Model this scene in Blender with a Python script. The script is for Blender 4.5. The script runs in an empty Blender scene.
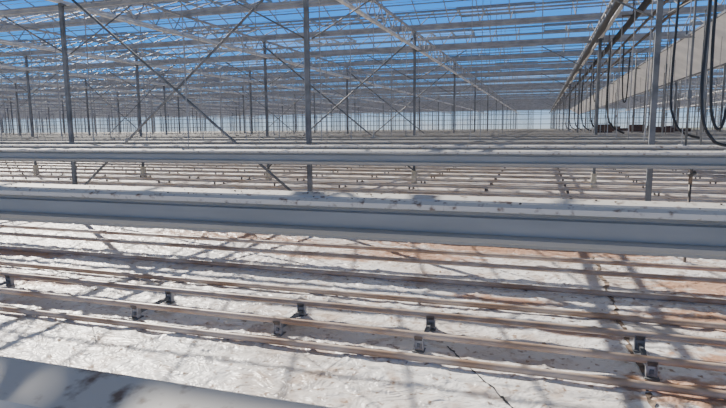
import bpy, bmesh, math, random
from mathutils import Vector, Matrix
random.seed(4)
C = bpy.context.scene.collection

# ------------------------------------------------------------------ materials
def mat(name, col, rough=0.5, metal=0.0, col2=None, scale=5.0, lo=0.4, hi=0.6, bump=0.0, bscale=30, detail=4, spec=None, stretch=None):
    m = bpy.data.materials.new(name); m.use_nodes = True
    nt = m.node_tree; b = nt.nodes['Principled BSDF']
    b.inputs['Roughness'].default_value = rough; b.inputs['Metallic'].default_value = metal
    if spec is not None: b.inputs['Specular IOR Level'].default_value = spec
    tc = nt.nodes.new('ShaderNodeNewGeometry')
    mp = nt.nodes.new('ShaderNodeMapping'); nt.links.new(tc.outputs['Position'], mp.inputs['Vector'])
    if stretch: mp.inputs['Scale'].default_value = stretch
    b.inputs['Base Color'].default_value = (*col, 1)
    if col2:
        n = nt.nodes.new('ShaderNodeTexNoise'); n.inputs['Scale'].default_value = scale; n.inputs['Detail'].default_value = detail
        nt.links.new(mp.outputs[0], n.inputs['Vector'])
        r = nt.nodes.new('ShaderNodeValToRGB')
        r.color_ramp.elements[0].position = lo; r.color_ramp.elements[0].color = (*col, 1)
        r.color_ramp.elements[1].position = hi; r.color_ramp.elements[1].color = (*col2, 1)
        nt.links.new(n.outputs['Fac'], r.inputs[0]); nt.links.new(r.outputs[0], b.inputs['Base Color'])
    if bump > 0:
        n2 = nt.nodes.new('ShaderNodeTexNoise'); n2.inputs['Scale'].default_value = bscale; n2.inputs['Detail'].default_value = 3
        nt.links.new(mp.outputs[0], n2.inputs['Vector'])
        bp = nt.nodes.new('ShaderNodeBump'); bp.inputs['Strength'].default_value = bump; bp.inputs['Distance'].default_value = 0.02
        nt.links.new(n2.outputs['Fac'], bp.inputs['Height']); nt.links.new(bp.outputs[0], b.inputs['Normal'])
    return m

M_steel = mat('galvanised_steel', (.10, .11, .12), .5, .0, (.20, .21, .22), 4, .35, .65, spec=.3)
M_steel_l = mat('light_steel', (.24, .245, .25), .5, .0, (.35, .355, .36), 3, .35, .65, spec=.3)
M_white = mat('white_painted_steel', (.58, .58, .575), .5, .0, (.68, .68, .67), 3, .35, .65, spec=.3)
M_bar = mat('glazing_bar', (.25, .26, .27), .5, .0, spec=.3)
M_gutter = mat('gutter_steel', (.29, .29, .27), .45, .0, (.35, .345, .325), 6, .3, .7, stretch=(.4, 3, 3), spec=.3)
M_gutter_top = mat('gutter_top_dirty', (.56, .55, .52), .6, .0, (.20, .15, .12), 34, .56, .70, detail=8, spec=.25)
M_gutter_far = mat('gutter_top_far_dimmed', (.31, .31, .30), .6, .0, (.23, .22, .205), 5, .4, .7, detail=6, spec=.2)  # darker copy of the gutter top; dims sunlit far tops by colour
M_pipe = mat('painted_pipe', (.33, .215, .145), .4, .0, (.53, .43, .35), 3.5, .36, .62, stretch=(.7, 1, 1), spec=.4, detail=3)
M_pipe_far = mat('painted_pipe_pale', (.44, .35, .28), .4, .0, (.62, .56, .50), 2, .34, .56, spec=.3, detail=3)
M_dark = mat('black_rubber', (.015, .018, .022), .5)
M_darkst = mat('dark_bracket', (.07, .07, .07), .5, .2, (.16, .13, .11), 20)
M_conc = mat('concrete', (.58, .55, .46), .8, 0, (.42, .38, .30), 12, bump=.3)
M_screen = mat('folded_screen', (.62, .62, .61), .7, 0, (.46, .46, .46), 6, bump=.5, bscale=14, spec=.2)
M_panel = mat('pale_panel', (.86, .88, .90), .6, 0, (.74, .77, .80), 1.5, spec=.3)
M_wallm = mat('wall_mullion', (.20, .21, .23), .5)
M_crate = mat('rusty_red', (.07, .04, .035), .7, 0, (.04, .03, .03), 9)
M_out = mat('outside_field', (.14, .15, .09), .9, 0, (.2, .18, .12), .1)
M_brown = mat('dark_brown_mottle', (.06, .045, .035), .9, 0, (.30, .22, .16), 14, .35, .6, bump=.5)
M_bracket = mat('dusty_bracket', (.50, .49, .47), .6, 0, (.30, .27, .24), 25)

def glassmat(name, dust, tint, tc_):
    m = bpy.data.materials.new(name); m.use_nodes = True; nt = m.node_tree
    nt.nodes.clear(); o = nt.nodes.new('ShaderNodeOutputMaterial')
    t = nt.nodes.new('ShaderNodeBsdfTransparent'); t.inputs[0].default_value = (*tint, 1)
    d = nt.nodes.new('ShaderNodeBsdfTranslucent'); d.inputs[0].default_value = (*tc_, 1)
    mx = nt.nodes.new('ShaderNodeMixShader')
    g = nt.nodes.new('ShaderNodeNewGeometry'); n = nt.nodes.new('ShaderNodeTexNoise'); n.inputs['Scale'].default_value = .5; n.inputs['Detail'].default_value = 5
    mp = nt.nodes.new('ShaderNodeMapping'); mp.inputs['Scale'].default_value = (.35, 1.2, 1)
    nt.links.new(g.outputs['Position'], mp.inputs[0]); nt.links.new(mp.outputs[0], n.inputs['Vector'])
    mr = nt.nodes.new('ShaderNodeMapRange'); mr.inputs[1].default_value = .52; mr.inputs[2].default_value = .68
    mr.inputs[3].default_value = dust * .1; mr.inputs[4].default_value = dust * 7
    nt.links.new(n.outputs['Fac'], mr.inputs[0]); nt.links.new(mr.outputs[0], mx.inputs[0])
    nt.links.new(t.outputs[0], mx.inputs[1]); nt.links.new(d.outputs[0], mx.inputs[2]); nt.links.new(mx.outputs[0], o.inputs[0])
    return m
M_glass = glassmat('roof_glass', .009, (.97, .985, .99), (.75, .77, .8))
M_wall = glassmat('wall_glass', .08, (.9, .95, .98), (.4, .44, .48))

def floor_mat():
    m = bpy.data.materials.new('white_ground_sheet'); m.use_nodes = True; nt = m.node_tree; L = nt.links
    b = nt.nodes['Principled BSDF']; b.inputs['Roughness'].default_value = .38; b.inputs['Specular IOR Level'].default_value = .4
    g = nt.nodes.new('ShaderNodeNewGeometry'); P = g.outputs['Position']
    def noise(s, d=5, st=None, dist=0):
        n = nt.nodes.new('ShaderNodeTexNoise'); n.inputs['Scale'].default_value = s; n.inputs['Detail'].default_value = d
        n.inputs['Distortion'].default_value = dist
        if st:
            mp = nt.nodes.new('ShaderNodeMapping'); mp.inputs['Scale'].default_value = st; L.new(P, mp.inputs[0]); L.new(mp.outputs[0], n.inputs['Vector'])
        else: L.new(P, n.inputs['Vector'])
        return n.outputs['Fac']
    def ramp(f, a, c, va=0., vc=1.):
        r = nt.nodes.new('ShaderNodeMapRange'); r.inputs[1].default_value = a; r.inputs[2].default_value = c
        r.inputs[3].default_value = va; r.inputs[4].default_value = vc; L.new(f, r.inputs[0]); return r.outputs[0]
    def mix(f, A, B):
        x = nt.nodes.new('ShaderNodeMix'); x.data_type = 'RGBA'
        L.new(f, x.inputs[0])
        if isinstance(A, tuple): x.inputs[6].default_value = (*A, 1)
        else: L.new(A, x.inputs[6])
        if isinstance(B, tuple): x.inputs[7].default_value = (*B, 1)
        else: L.new(B, x.inputs[7])
        return x.outputs[2]
    def math_(op, a, c):
        x = nt.nodes.new('ShaderNodeMath'); x.operation = op
        for i, v in enumerate((a, c)):
            if isinstance(v, (int, float)): x.inputs[i].default_value = v
            else: L.new(v, x.inputs[i])
        return x.outputs[0]
    c = mix(ramp(noise(.9, 6), .44, .64), (.84, .83, .82), (.66, .60, .55))
    c = mix(ramp(noise(4, 10, None, .6), .54, .65, 0, .65), c, (.46, .34, .26))
    c = mix(ramp(noise(18, 8), .58, .68, 0, .85), c, (.25, .15, .09))
    sep = nt.nodes.new('ShaderNodeSeparateXYZ'); L.new(P, sep.inputs[0])
    # far floor gets more brown mottling
    c = mix(ramp(math_('ADD', math_('MULTIPLY', ramp(sep.outputs[1], 8., 12., 0., 1.), .25), noise(1.6, 8, None, .5)), .66, .86, 0, .7), c, (.48, .35, .26))
    tot = None
    for (sx, sy, rx, ry) in ((1.9, 6.3, 1.1, .5), (1.7, 5.2, 1.1, .4), (-.3, 7.6, 2.8, .4), (1.8, 4.3, .9, .4), (-4.5,7.4,2.,.4),(-1.5,6.9,1.2,.25),(-5.2,4.6,.8,.25),(1.0,3.7,.6,.3),(-7,5.6,1.5,.25),(-.3,5.3,.7,.15),(.3,4.6,.6,.12),(-2.6,6.5,1.2,.15)):
        dx = math_('DIVIDE', math_('SUBTRACT', sep.outputs[0], sx), rx); dy = math_('DIVIDE', math_('SUBTRACT', sep.outputs[1], sy), ry)
        d = math_('ADD', math_('MULTIPLY', dx, dx), math_('MULTIPLY', dy, dy))
        e = ramp(d, 0., 1.6, 1., 0.)
        tot = e if tot is None else math_('MAXIMUM', tot, e)
    msk = ramp(math_('ADD', math_('MULTIPLY', tot, .75), noise(7, 10, (1, 1.6, 1), .4)), .88, 1.12, 0, .85)
    c = mix(msk, c, (.46, .24, .13))
    L.new(c, b.inputs['Base Color'])
    bp = nt.nodes.new('ShaderNodeBump'); bp.inputs['Strength'].default_value = .8; bp.inputs['Distance'].default_value = .04
    hsum = math_('ADD', noise(2.6, 2, (1, 1.4, 1), 3.2), math_('MULTIPLY', noise(7, 1, None, 3), .3))
    L.new(hsum, bp.inputs['Height']); L.new(bp.outputs[0], b.inputs['Normal'])
    return m
M_floor = floor_mat()

# ------------------------------------------------------------------ mesh helpers
class MB:
    def __init__(s): s.v = []; s.f = []; s.mi = []; s.sm = []
    def box(s, x0, x1, y0, y1, z0, z1, m=0):
        n = len(s.v)
        s.v += [(x0,y0,z0),(x1,y0,z0),(x1,y1,z0),(x0,y1,z0),(x0,y0,z1),(x1,y0,z1),(x1,y1,z1),(x0,y1,z1)]
        for q in ((0,3,2,1),(4,5,6,7),(0,1,5,4),(1,2,6,5),(2,3,7,6),(3,0,4,7)):
            s.f.append(tuple(n+i for i in q)); s.mi.append(m); s.sm.append(False)
    def tube(s, pts, r, seg=8, m=0, cap=True):
        pts = [Vector(p) for p in pts]; rings = []
        for i, p in enumerate(pts):
            a = pts[max(0, i-1)]; c = pts[min(len(pts)-1, i+1)]
            d = (c-a).normalized()
            up = Vector((0,0,1)) if abs(d.z) < .9 else Vector((0,1,0))
            u = d.cross(up).normalized(); w = u.cross(d)
            n = len(s.v); rr = r[i] if isinstance(r, (list, tuple)) else r
            for k in range(seg):
                an = 2*math.pi*(k+.5)/seg
                s.v.append(tuple(p + u*math.cos(an)*rr + w*math.sin(an)*rr))
            rings.append(n)
        for a, c in zip(rings, rings[1:]):
            for k in range(seg):
                k2 = (k+1) % seg
                s.f.append((a+k, a+k2, c+k2, c+k)); s.mi.append(m); s.sm.append(seg > 5)
        if cap:
            s.f.append(tuple(rings[0]+k for k in reversed(range(seg)))); s.mi.append(m); s.sm.append(False)
            s.f.append(tuple(rings[-1]+k for k in range(seg))); s.mi.append(m); s.sm.append(False)
    def quad(s, a, b, c, d, m=0):
        n = len(s.v); s.v += [a,b,c,d]; s.f.append((n,n+1,n+2,n+3)); s.mi.append(m); s.sm.append(False)
    def mesh(s, name, mats):
        me = bpy.data.meshes.new(name); me.from_pydata(s.v, [], s.f)
        for m in mats: me.materials.append(m)
        me.polygons.foreach_set('material_index', s.mi); me.polygons.foreach_set('use_smooth', s.sm)
        me.update(); return me

def add(name, me, loc=(0,0,0), parent=None, label=None, cat=None, group=None, kind=None):
    o = bpy.data.objects.new(name, me); o.location = loc; C.objects.link(o)
    if parent: o.parent = parent
    if label: o['label'] = label
    if cat: o['category'] = cat
    if group: o['group'] = group
    if kind: o['kind'] = kind
    return o

# ------------------------------------------------------------------ layout constants
XL, XR, YB, YF = -108, 24, -8, 96.4
PX = [1.45, -3.62] + [-8.55 - 5.0*i for i in range(0, 20)] + [6.55, 11.65, 16.75, 21.85]
PY = [8.4 + 8*i for i in range(0, 11)]
ZC, ZT, ZG, ZR = 4.0, 4.5, 4.62, 5.42

def vis(x, y, lo=-56, hi=22):
    a = math.degrees(math.atan2(x, y)); return lo < a < hi

# floor with real wrinkles near
bm = bmesh.new()
from mathutils import noise as nz
def grid(x0, x1, y0, y1, nx, ny, zf):
    vs = [[bm.verts.new((x0+(x1-x0)*i/nx, y0+(y1-y0)*j/ny, zf(x0+(x1-x0)*i/nx, y0+(y1-y0)*j/ny))) for i in range(nx+1)] for j in range(ny+1)]
    for j in range(ny):
        for i in range(nx):
            f = bm.faces.new((vs[j][i], vs[j][i+1], vs[j+1][i+1], vs[j+1][i])); f.smooth = True
def zf(x, y):
    e = min(1, (x+9)/1., (5-x)/1., (y-2)/.5, (10-y)/1.); e = max(0, e)
    wx = x + .25*nz.noise(Vector((x*2, y*2, 7))); wy = y + .25*nz.noise(Vector((x*2, y*2, 9)))
    n1 = 1-abs(nz.noise(Vector((wx*1.3, wy*2.1, 0)))*2)
    n2 = 1-abs(nz.noise(Vector((wx*3.1+5, wy*3.7, 2)))*2)
    n3 = 1-abs(nz.noise(Vector((wx*1.8+9, wy*5.5, 12)))*2)
    amp = max(0, .6+nz.noise(Vector((x*.8, y*.8, 3))))
    return e*(.011*n1**6 + .014*max(0,n2)**9*amp + .013*max(0,n3)**10)
grid(-9, 5, 2, 10, 640, 360, zf)
z0 = lambda x, y: 0
grid(XL, XR, YB, 2, 4, 2, z0); grid(XL, XR, 10, YF, 4, 4, z0)
grid(XL, -9, 2, 10, 2, 2, z0); grid(5, XR, 2, 10, 2, 2, z0)
me = bpy.data.meshes.new('floor'); bm.to_mesh(me); bm.free(); me.materials.append(M_floor)
add('floor', me, label='white plastic ground sheet with soil stains and wrinkles', cat='floor', kind='structure')
m = MB(); m.quad((-600,-300,-.05),(600,-300,-.05),(600,900,-.05),(-600,900,-.05))
add('ground', m.mesh('ground', [M_out]), label='open field outside the greenhouse', cat='ground', kind='structure')

# ------------------------------------------------------------------ roof bays (glass + glazing bars)
m = MB()
for sgn in (-1, 1):
    m.quad((XL, sgn*2, ZG+.04), (XR, sgn*2, ZG+.04), (XR, 0, ZR), (XL, 0, ZR), 0)
    x = XL
    while x <= XR:
        m.tube([(x, sgn*2, ZG+.03), (x, 0, ZR-.01)], .017, 4, 1, False); x += .85
    m.box(XL, XR, sgn*1-.012, sgn*1+.012, (ZG+ZR)/2, (ZG+ZR)/2+.03, 1)
m.box(XL, XR, -.035, .035, ZR-.02, ZR+.04, 1)
roofme = m.mesh('roof_bay', [M_glass, M_bar])
y = 10.4-16
while y < YF:
    add('ceiling', roofme, (0, y, 0), label='glass roof bay with pale glazing bars and ridge', cat='roof', kind='structure', group='glass roof bays'); y += 4
m = MB(); m.box(XL, XR, -.09, .09, ZG-.05, ZG+.03); m.box(XL, XR, -.05, .05, ZG-.12, ZG-.05)
rg = m.mesh('roof_gutter', [M_steel_l]); y = 8.4-16
k = 1
while y < YF+1:
    add('trim_%d' % k, rg, (0, y, 0), label='grey steel roof gutter between glass bays', cat='roof gutter', kind='structure', group='roof gutters'); y += 4; k += 1

# open roof vents
m = MB(); m.quad((-1.2, 0, 0), (1.2, 0, 0), (1.2, 1.1, -.05), (-1.2, 1.1, -.05), 0)
for a in (-1.2, -.4, .4, 1.2): m.box(a-.02, a+.02, 0, 1.1, -.06, .01, 1)
m.box(-1.2, 1.2, 1.07, 1.13, -.08, -.02, 1); m.box(-1.2, 1.2, -.03, .03, -.03, .03, 1)
vent = m.mesh('roof_vent', [M_glass, M_bar])
for iy in range(1, 8):
    yy = 10.4+4*iy
    for ix in range(-9, 2):
        x = ix*5.1 + (1.2 if iy % 2 else 3.6)
        if vis(x, yy):
            add('roof_vent', vent, (x, yy+.02, ZR+.05), label='hinged glass roof vent propped slightly open', cat='roof vent', group='roof vents')

# ------------------------------------------------------------------ walls
def wall(name, x0, y0, x1, y1):
    m = MB(); m.quad((x0,y0,0),(x1,y1,0),(x1,y1,ZG+.6),(x0,y0,ZG+.6), 0)
    Ln = math.hypot(x1-x0, y1-y0); n = int(Ln/2.0)
    for i in range(n+1):
        t = i/n; px = x0+(x1-x0)*t; py = y0+(y1-y0)*t; m.box(px-.05, px+.05, py-.05, py+.05, 0, ZG+.6, 1)
    for z in (.6, 2.2, 3.0, 3.8, ZG+.5):
        m.box(min(x0,x1)-.03, max(x0,x1)+.03, min(y0,y1)-.03, max(y0,y1)+.03, z, z+.09, 1)
    add(name, m.mesh(name, [M_wall, M_wallm]), label='hazy glass side wall with grey mullions', cat='wall', kind='structure')
wall('wall_back', XL, YF, XR, YF); wall('wall_left', XL, YB, XL, YF); wall('wall_right', XR, YB, XR, YF)

# ------------------------------------------------------------------ posts
m = MB(); m.box(-.036, .036, -.03, .03, .3, ZG-.13); m.box(-.042, .042, -.036, .036, .3, .42)
m.box(-.08, .08, -.05, .05, ZC-.04, ZC-.02); postme = m.mesh('post', [M_steel])
m = MB(); m.tube([(0,0,-.02),(0,0,.36)], [.115,.09], 4); m.box(-.075,.075,-.075,.075,.36,.375)
footme = m.mesh('concrete_foot', [M_conc])
for y in PY:
    for x in PX:
        if vis(x, y, -55, 24):
            p = add('support_post', postme, (x, y, 0), label='slim galvanised steel greenhouse post on concrete foot', cat='post', group='greenhouse posts')
            if y < 34: add('concrete_foot', footme, (0,0,0), p, label='tapered pale concrete foot')

# ------------------------------------------------------------------ trusses (along Y)
m = MB(); m.box(-.04, .04, 0, 8, 0, .06); bc = m.mesh('bottom_chord', [M_white])
m = MB(); m.box(-.03, .03, 0, 8, ZT-ZC-.05, ZT-ZC); tcm = m.mesh('top_chord', [M_steel_l])
m = MB(); n = 12
for i in range(n):
    a = 8*i/n; b2 = 8*(i+1)/n; q = (a+b2)/2
    m.tube([(0,a,.05),(0,q,.47)], .015, 5); m.tube([(0,q,.47),(0,b2,.05)], .015, 5)
for q in (2, 4, 6): m.box(-.03,.03,q-.03,q+.03, .5, .55)
wb = m.mesh('lattice_web', [M_steel_l])
m = MB(); m.box(-.04, .04, 0, 8, 0, .06, 1); m.box(-.03, .03, 0, 8, .45, .5)
for i in range(n):
    a = 8*i/n; b2 = 8*(i+1)/n; q = (a+b2)/2
    m.tube([(0,a,.05),(0,q,.47)], .018, 4, 0, False); m.tube([(0,q,.47),(0,b2,.05)], .018, 4, 0, False)
fart = m.mesh('lattice_truss', [M_steel_l, M_white])
for y in [.4]+PY[:-1]:
    for x in PX:
        if vis(x, y+6, -57, 26):
            lab = 'grey steel lattice truss spanning between posts'
            if y < 20:
                e = bpy.data.objects.new('lattice_truss', None); e.location = (x, y, ZC); C.objects.link(e)
                e['label'] = lab; e['category'] = 'truss'; e['group'] = 'roof trusses'
                add('bottom_chord', bc, parent=e); add('top_chord', tcm, parent=e); add('lattice_web', wb, parent=e)
            else: add('lattice_truss', fart, (x, y, ZC), label=lab, cat='truss', group='roof trusses')

# folded screens beside each truss line
def bundle(w, h, L, mt):
    m = MB(); N = 60; prof = [(-.5,0),(-.4,-.5),(0,-.62),(.45,-.48),(.5,0),(.2,.45),(-.3,.4)]
    rings = []
    for j in range(N+1):
        yy = L*j/N; s = 1 + .12*math.sin(j*1.9)+.08*math.sin(j*3.7)
        rings.append(len(m.v))
        for (a, b2) in prof: m.v.append((a*w*s, yy, b2*h*s))
    k = len(prof)
    for a, c in zip(rings, rings[1:]):
        for i in range(k):
            m.f.append((a+i, a+(i+1)%k, c+(i+1)%k, c+i)); m.mi.append(0); m.sm.append(True)
    return m.mesh('folded_screen', [mt])
bd = bundle(.08, .06, 88, M_screen)
for x in PX:
    if -60 < x < 20 and abs(x-1.45) > .1:
        add('folded_screen', bd, (x+.10, 8.6, ZC-.035), label='white fabric shade screen folded beside truss', cat='shade screen', group='folded shade screens')
add('folded_screen', bundle(.13, .14, 84, M_dark), (1.27, 8.6, ZC-.06), label='thick black shade screen bundle folded beside truss', cat='shade screen')
# wide sloping pale panel under roof
m = MB(); a1 = Vector((-.60, 0, .32)); a2 = Vector((.60, 0, -.32)); t = Vector((.012, 0, .02)); L_ = 70
m.v += [tuple(p) for p in (a1, a2, a2+Vector((0,L_,0)), a1+Vector((0,L_,0)), a1+t, a2+t, a2+t+Vector((0,L_,0)), a1+t+Vector((0,L_,0)))]
for f in ((0,1,2,3),(4,7,6,5),(0,4,5,1),(1,5,6,2),(2,6,7,3),(3,7,4,0)): m.f.append(f); m.mi.append(0); m.sm.append(False)
for j in range(0, 36):
    m.box(-.62, -.58, 2*j, 2*j+.03, .29, .60, 1); m.box(.56, .60, 2*j, 2*j+.03, -.30, .6, 1)
m.box(-.63,-.59,0,L_,.30,.35,1); m.box(.58,.62,0,L_,-.35,-.30,1)
add('sloping_panel', m.mesh('sloping_panel', [M_panel, M_steel]), (4.15, 8.7, 3.66), label='long pale sloping panel hung under the roof', cat='panel')

# tie beams along X at post rows, with screen wires
m = MB(); m.box(-61, 23, -.03, .03, ZC-.10, ZC-.04); tb = m.mesh('tie_beam', [M_steel_l])
for y in PY: add('tie_beam', tb, (0, y+.061, 0), label='grey steel tie beam running along a row of posts', cat='beam', group='tie beams')
m = MB(); m.box(-61, 23, -.022, .022, 0, .04); pb = m.mesh('purlin', [M_steel_l])
for y in [10.4+2*i for i in range(-2, 20)]:
    if all(abs(y-q) > .3 for q in PY):
        add('purlin', pb, (0, y, ZT+.005), label='slim steel purlin resting across the trusses', cat='beam', group='purlins')
m = MB(); y = 4.4
while y < 80:
    m.tube([(-75, y, ZC+.075), (22, y, ZC+.075)], .006 if y < 20 else .011, 4, 0, False); y += .8
add('screen_wire', m.mesh('screen_wire', [M_steel_l]), label='thin steel screen wires stretched across the trusses', cat='wire', kind='stuff')

# bracing
def rod(name, a, b2, r, label, cat, group, mt):
    m = MB(); mid = Vector(a); m.tube([(0,0,0), tuple(Vector(b2)-mid)], r, 6)
    return add(name, m.mesh(name, [mt]), a, label=label, cat=cat, group=group)
for (xa, xb, y) in ((PX[2],PX[1],8.4), (PX[2],PX[1],16.4), (PX[2],PX[1],24.4), (PX[6],PX[5],16.4),(PX[5],PX[4],24.4), (PX[9],PX[8],32.4),(PX[4],PX[3],32.4)):
    for s in (0, 1):
        za, zb = (.4, ZG-.3) if s == 0 else (ZG-.3, .4)
        rod('brace_rod', (xa, y-.06-.05*s, za), (xb, y-.06-.05*s, zb), .024, 'diagonal steel wind bracing rod between posts', 'brace', 'diagonal braces', M_steel)
for y in PY[:6]:
    for x in PX:
        if vis(x, y, -50, 20):
            for s in (-1, 1):
                rod('brace_rod', (x+.05*s, y+.09, 3.1), (x+1.5*s, y+.09, ZC-.12), .014, 'short diagonal knee brace from post to beam', 'brace', 'knee braces', M_steel)

# ------------------------------------------------------------------ growing gutters
prof = [(-.108,-.132),(-.118,-.132),(-.118,-.122),(-.132,-.118),(-.134,-.108),(-.124,-.101),(-.106,-.099),(-.098,-.046),(-.086,-.041),(-.086,-.036),(-.094,-.031),(-.092,-.026),(-.114,-.020),(-.116,-.006),(-.098,.004),(-.034,-.006),(-.024,-.034),(.024,-.034),(.034,-.006),
        (.096,.003),(.114,-.006),(.112,-.022),(.092,-.030),(.100,-.07),(.108,-.110),(.124,-.116),(.122,-.128),(.108,-.132)]
def guttermesh(name, x0, x1, wires=False, top=None):
    m = MB(); n = len(prof); xs = [x0 + (x1-x0)*i/40 for i in range(41)]
    for off in (0, -.004):
        base = len(m.v)
        for x in xs:
            for (a, z) in prof:
                m.v.append((x, a*(1 if off == 0 else .975), z+off))
        for i in range(40):
            for j in range(n-1):
                a = base+i*n+j
                m.f.append((a, a+n, a+n+1, a+1) if off else (a, a+1, a+n+1, a+n)); m.mi.append(1 if 11 < j < 20 else 0); m.sm.append(False)
    if wires:
        for x in PX:
            if x0 < x < x1: m.tube([(x, 0, 0), (x, 0, ZC-1.44)], .011, 4, 2, False)
            if x0 < x+2.55 < x1: m.tube([(x+2.55, 0, 0), (x+2.55, 0, ZG-1.5)], .008, 4, 2, False)
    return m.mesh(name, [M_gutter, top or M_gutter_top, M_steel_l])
g_near = guttermesh('gutter_channel', -14, 6)
g_mid = guttermesh('gutter_channel', -34, 10)
m = MB(); m.tube([(0,0,-.02),(0,0,ZC-1.44)], .005, 5); m.box(-.012,.012,-.10,.10,-.004,.010)
hang = m.mesh('hanger_wire', [M_steel_l])
GL = 'long light-grey metal growing gutter hung from trusses'
def gut(y, z, me, x0, x1, hangers, label=GL):
    e = bpy.data.objects.new('growing_gutter', None); e.location = (0, y, z); C.objects.link(e)
    e['label'] = label; e['category'] = 'gutter'; e['group'] = 'hanging growing gutters'
    add('channel', me, parent=e)
    if hangers:
        for x in PX:
            if x0 < x < x1: add('hanger', hang, (x, 0, 0), e)
gut(.335, 1.40, g_near, -14, 6, True, 'light-grey metal growing gutter close beside the walkway')
gut(1.93, 1.40, g_near, -14, 6, True, 'light-grey metal growing gutter dusted with dirt crumbs')
gut(5.12, 1.445, g_mid, -34, 10, True)
gut(6.71, 1.445, g_mid, -34, 10, True)
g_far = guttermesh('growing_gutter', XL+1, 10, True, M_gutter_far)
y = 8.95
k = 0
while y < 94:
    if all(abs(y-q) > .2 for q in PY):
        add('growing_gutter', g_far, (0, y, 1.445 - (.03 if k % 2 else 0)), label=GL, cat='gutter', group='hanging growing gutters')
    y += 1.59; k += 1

# dirt crumbs on near gutter
def crumb():
    bm = bmesh.new(); bmesh.ops.create_icosphere(bm, subdivisions=1, radius=1)
    for v in bm.verts: v.co *= random.uniform(.7, 1.3)
    me = bpy.data.meshes.new('soil_crumb'); bm.to_mesh(me); bm.free(); me.materials.append(M_brown); return me
cr = [crumb() for _ in range(4)]
for i in range(60):
    x = random.uniform(-2.8, .6); s = random.uniform(.0015, .005); side = random.choice((-1, 1))
    o = add('soil_crumb', random.choice(cr), (x, 1.93+side*random.uniform(.04,.09), 1.40+s*.5), label='small dark crumb of soil on a gutter', cat='soil crumb', group='soil crumbs on the gutter')
    o.scale = (s, s, s*.7)

# ------------------------------------------------------------------ heating pipes
RP = .026
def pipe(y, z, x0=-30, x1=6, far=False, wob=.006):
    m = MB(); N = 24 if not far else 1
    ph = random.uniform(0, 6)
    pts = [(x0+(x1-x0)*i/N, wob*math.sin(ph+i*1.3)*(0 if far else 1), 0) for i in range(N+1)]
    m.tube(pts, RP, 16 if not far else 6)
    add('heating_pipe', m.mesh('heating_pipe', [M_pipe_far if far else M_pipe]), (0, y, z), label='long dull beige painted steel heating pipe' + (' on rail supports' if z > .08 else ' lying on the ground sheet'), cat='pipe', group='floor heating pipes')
HZ = .12
for y in (3.86, 4.33, 6.13, 6.64): pipe(y, HZ+.006)
for y in (3.64, 4.95, 5.66): pipe(y, RP+.016, wob=.01)
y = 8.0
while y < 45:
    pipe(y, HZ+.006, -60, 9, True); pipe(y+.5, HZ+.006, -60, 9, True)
    y += 1.59

# rail supports
def support_parts(g):
    m = MB(); m.box(-.012, .012, -.02, g+.02, .030, .058)
    m.box(-.045,.045,-.045,.045,0,.008); m.box(-.045,.045,g-.045,g+.045,0,.008)
    beam = m.mesh('cross_bar', [M_steel])
    def up(mt, nm):
        m = MB(); m.box(-.028, .028, -.010, .010, .008, HZ-.040, 0); m.box(-.030, .030, -.014, .014, HZ-.040, HZ-.022, 1)
        m.box(-.036, -.028, -.022, .022, .008, HZ, 0); m.box(.028, .036, -.022, .022, .008, HZ, 0)
        for i in range(6):
            a0 = math.pi*(1+i/6); a1 = math.pi*(1+(i+1)/6); r0, r1 = RP+.001, RP+.006
            m.quad((-.032, r1*math.cos(a0), HZ+r1*math.sin(a0)), (.032, r1*math.cos(a0), HZ+r1*math.sin(a0)), (.032, r1*math.cos(a1), HZ+r1*math.sin(a1)), (-.032, r1*math.cos(a1), HZ+r1*math.sin(a1)), 1)
        return m.mesh(nm, [mt, M_darkst])
    return beam, up(M_bracket, 'upright'), up(M_steel_l, 'upright')
bA, uL, uD = support_parts(.47)
def support(x, y, g=.47, far=False):
    e = bpy.data.objects.new('rail_support', None); e.location = (x, y, .008); C.objects.link(e)
    e['label'] = 'low metal trestle carrying a pair of heating pipes'; e['category'] = 'pipe support'; e['group'] = 'pipe rail supports'
    b = add('cross_bar', bA, parent=e); b.scale = (1, g/.47, 1)
    add('upright', uL, (0,0,0), e, label='pale dusty upright'); add('upright', uL if far else uD, (0,g,0), e, label='dusty upright' if far else 'grey tarnished upright')
for x in (-7.4, -5.4, -3.36, -1.97, -.81, .75, 2.2): support(x, 3.86)
for x in (-9.6, 2.9): support(x, 6.13, .51, True)
m = MB(); m.box(-.02,.02,-.1,.6,0,.012); m.box(-.02,.02,-.018,.018,.012,HZ-.02); m.box(-.02,.02,.482,.518,.012,HZ-.02)
fs = m.mesh('rail_support', [M_darkst]); y = 9.59
while y < 26:
    for i in range(-14, 4):
        x = i*2.0+.7
        if vis(x, y): add('rail_support', fs, (x, y, 0), label='low metal trestle carrying a pair of heating pipes', cat='pipe support', group='pipe rail supports')
    y += 1.59

# dark strips on floor; the black ones stand in for cast shadows
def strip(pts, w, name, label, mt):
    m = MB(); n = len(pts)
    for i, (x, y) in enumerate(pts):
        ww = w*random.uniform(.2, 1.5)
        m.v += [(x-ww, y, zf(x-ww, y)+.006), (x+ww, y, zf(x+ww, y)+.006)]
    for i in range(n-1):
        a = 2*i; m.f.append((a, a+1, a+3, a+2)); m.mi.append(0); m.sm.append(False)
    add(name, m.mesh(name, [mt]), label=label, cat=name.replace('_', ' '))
strip([(.70+.015*math.sin(i*.5)+random.uniform(-.012,.012), 3.0+.06*i) for i in range(75)], .018, 'floor_strip', 'dark uneven strip running along the ground sheet', M_brown)  # narrow dark brown strip of uneven width
strip([(-.62+.014*i, 4.0-.022*i) for i in range(48)], .008, 'shadow_strip', 'thin black strip standing in for a shadow across the ground sheet', M_dark)  # painted shadow of a pipe upright, drawn as a black strip
strip([(-3.55+.02*i, 3.55-.018*i) for i in range(14)], .01, 'shadow_strip', 'short black strip standing in for a shadow on the ground sheet', M_dark)  # short cast shadow painted as a black strip

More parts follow.
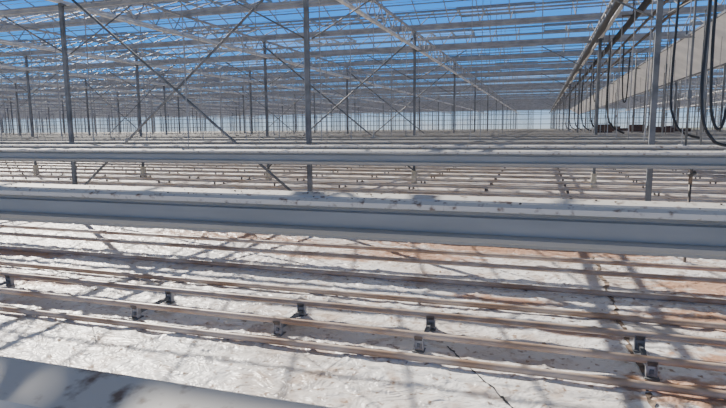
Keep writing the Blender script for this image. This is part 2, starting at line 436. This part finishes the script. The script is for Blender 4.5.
# ------------------------------------------------------------------ irrigation main and hoses on the right
m = MB(); m.tube([(0,0,0),(0,70,0)], .055, 10); mainp = add('irrigation_main', m.mesh('irrigation_main', [M_dark]), (1.62, 7.4, 3.72), label='dark irrigation main pipe running under the truss', cat='pipe')
for i in range(16):
    m = MB(); m.box(-.012,.012,-.012,.012,.05,.36); m.box(-.2,.06,-.02,.02,.03,.06)
    add('pipe_bracket', m.mesh('pipe_bracket', [M_darkst]), (0, .6+4*i, 0), mainp)
for dx, zz in ((.22, 3.92), (.36, 3.78), (.52, 3.62)):
    m = MB(); m.tube([(0,0,0),(0,62,0)], .030, 8)
    add('supply_pipe', m.mesh('supply_pipe', [M_darkst]), (1.62+dx, 8.6, zz), label='dark supply pipe running under the roof', cat='pipe', group='supply pipes')
def bez(P, n=14):
    out = []
    for s in range(len(P)-1):
        p0 = Vector(P[max(0,s-1)]); p1 = Vector(P[s]); p2 = Vector(P[s+1]); p3 = Vector(P[min(len(P)-1,s+2)])
        for i in range(n):
            t = i/n
            out.append(.5*((2*p1)+(-p0+p2)*t+(2*p0-5*p1+4*p2-p3)*t*t+(-p0+3*p1-3*p2+p3)*t**3))
    out.append(Vector(P[-1])); return out
def hose(P, r=.02):
    m = MB(); m.tube([tuple(p) for p in bez(P)], r, 8)
    add('irrigation_hose', m.mesh('irrigation_hose', [M_dark]), label='black rubber irrigation hose hanging in a loop', cat='hose', group='hanging irrigation hoses')
hose([(1.60,8.0,3.66),(1.58,8.0,2.9),(1.57,8.0,2.05),(1.60,7.95,1.78),(1.70,7.9,1.58),(1.90,7.8,1.50)], .016)
hose([(1.56,6.4,3.9),(1.54,6.4,2.7),(1.53,6.4,2.05),(1.56,6.4,1.72),(1.64,6.4,1.54),(1.76,6.4,1.46),(2.1,6.4,1.46)], .016)
hose([(1.67,6.7,3.6),(1.67,6.7,2.6),(1.69,6.7,1.95),(1.73,6.7,1.70),(1.79,6.7,1.62),(1.84,6.7,1.8),(1.86,6.7,2.3),(1.86,6.7,3.9)], .016)
for q, yy in enumerate((14.3, 19.0, 23.0, 27.5, 32.3, 38.3)):
    hose([(1.6,yy,3.7),(1.50,yy,3.5),(1.47,yy,2.6),(1.50,yy,1.95),(1.6,yy-.1,1.66),(1.85,yy-.2,1.50)], .024)
    if q % 2 == 0:
        hose([(2.02,yy+2,3.8),(2.02,yy+2,3.2),(2.05,yy+2,2.5+.2*q),(2.10,yy+2,2.3+.2*q),(2.15,yy+2,2.5+.2*q),(2.18,yy+2,3.6)], .018)
dp = [(1.47,6.62),(1.70,7.0),(2.2,9.9),(2.3,12.3),(3.1,13.1),(2.2,18.7),(3.0,21),(4.0,21.3),(2.9,26),(3.6,30),(4.6,32),(2.6,15.6),(2.7,18.9),(3.4,23.6),(3.3,17.2),(4.2,19),(4.9,24),(5.6,27),(5.2,34),(6.8,36)]
dp += [(random.uniform(.06,.27)*yy, yy) for yy in [18+1.0*i for i in range(40)]]
for (x, yy) in dp:
    m = MB(); m.tube([(0,0,0),(0,0,ZC-1.44)], .012 if yy < 20 else .018, 6); m.box(-.02,.02,-.02,.02,.5,.58)
    add('drop_pipe', m.mesh('drop_pipe', [M_steel]), (x, yy, 1.44), label='thin grey vertical drop pipe under the roof', cat='pipe', group='drop pipes')
# valve
m = MB(); m.tube([(0,0,0),(0,0,.30)], .022, 8); m.tube([(-.03,0,.1),(.05,0,.14)], .026, 8); m.tube([(0,0,.26),(.07,-.02,.30)], .018, 8)
m.tube([(0,0,-.95),(0,0,0)], .016, 8)
add('irrigation_valve', m.mesh('irrigation_valve', [M_darkst]), (1.72, 7.4, .97), label='dark grey plastic irrigation valve on a riser', cat='valve')

# small red-brown crates lying on farther gutters
m = MB(); m.box(-.25,.25,-.09,.09,0,.01); m.box(-.25,.25,-.09,-.08,.01,.10); m.box(-.25,.25,.08,.09,.01,.10); m.box(-.25,-.24,-.08,.08,.01,.10); m.box(.24,.25,-.08,.08,.01,.10)
m.box(-.26,.26,-.1,-.09,.08,.1)
crm = m.mesh('plastic_crate', [M_crate])
for i, (n_, q) in enumerate(((8,.10),(8,.19),(10,.15),(10,.215),(12,.11),(12,.185),(16,.12),(16,.2),(20,.17),(14,.13),(18,.205),(14,.17),(18,.15))):
    gy = 8.95+1.59*n_
    o = add('plastic_crate', crm, (gy*q, gy, 1.452), label='small dark red-brown plastic crate lying on a gutter', cat='crate', group='crates on the gutters')
    o.scale = (random.uniform(.6,1.2), 1, random.uniform(1.2,3))

# ------------------------------------------------------------------ light
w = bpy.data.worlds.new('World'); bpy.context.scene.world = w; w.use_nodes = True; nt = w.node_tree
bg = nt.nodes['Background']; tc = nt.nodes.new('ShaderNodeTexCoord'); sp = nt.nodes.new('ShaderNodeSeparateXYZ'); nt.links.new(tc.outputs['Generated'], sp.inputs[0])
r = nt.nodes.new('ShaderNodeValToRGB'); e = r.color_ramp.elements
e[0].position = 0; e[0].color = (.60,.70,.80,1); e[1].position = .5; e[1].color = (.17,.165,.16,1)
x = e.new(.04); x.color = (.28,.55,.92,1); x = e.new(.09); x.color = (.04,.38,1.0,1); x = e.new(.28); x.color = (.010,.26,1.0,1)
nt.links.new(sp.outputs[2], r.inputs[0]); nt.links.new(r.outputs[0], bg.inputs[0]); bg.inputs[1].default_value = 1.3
sd = bpy.data.lights.new('sun', 'SUN'); sd.energy = 10.0; sd.angle = .007; sd.color = (1, .92, .825)
so = bpy.data.objects.new('sun', sd); C.objects.link(so)
el = math.radians(37); az = math.radians(-52)
v = Vector((math.sin(az)*math.cos(el), math.cos(az)*math.cos(el), math.sin(el)))
so.rotation_euler = v.to_track_quat('Z', 'Y').to_euler(); so.location = v*60

# ------------------------------------------------------------------ camera
cd = bpy.data.cameras.new('camera'); cam = bpy.data.objects.new('camera', cd); C.objects.link(cam)
f = 550.; cd.sensor_fit = 'HORIZONTAL'; cd.sensor_width = 36; cd.lens = 36*f/726; cd.clip_start = .03; cd.clip_end = 2000
a = math.radians(17.8); p = math.atan(75/f); th = .0083
R = Vector((math.cos(a), math.sin(a), 0)); Fh = Vector((-math.sin(a), math.cos(a), 0)); Z = Vector((0,0,1))
Fw = Fh*math.cos(p) - Z*math.sin(p); U = R.cross(Fw)
R2 = R*math.cos(th) - U*math.sin(th); U2 = U*math.cos(th) + R*math.sin(th)
M = Matrix((R2, U2, -Fw)).transposed().to_4x4(); M.translation = Vector((0, 0, 1.65))
cam.matrix_world = M
bpy.context.scene.camera = cam
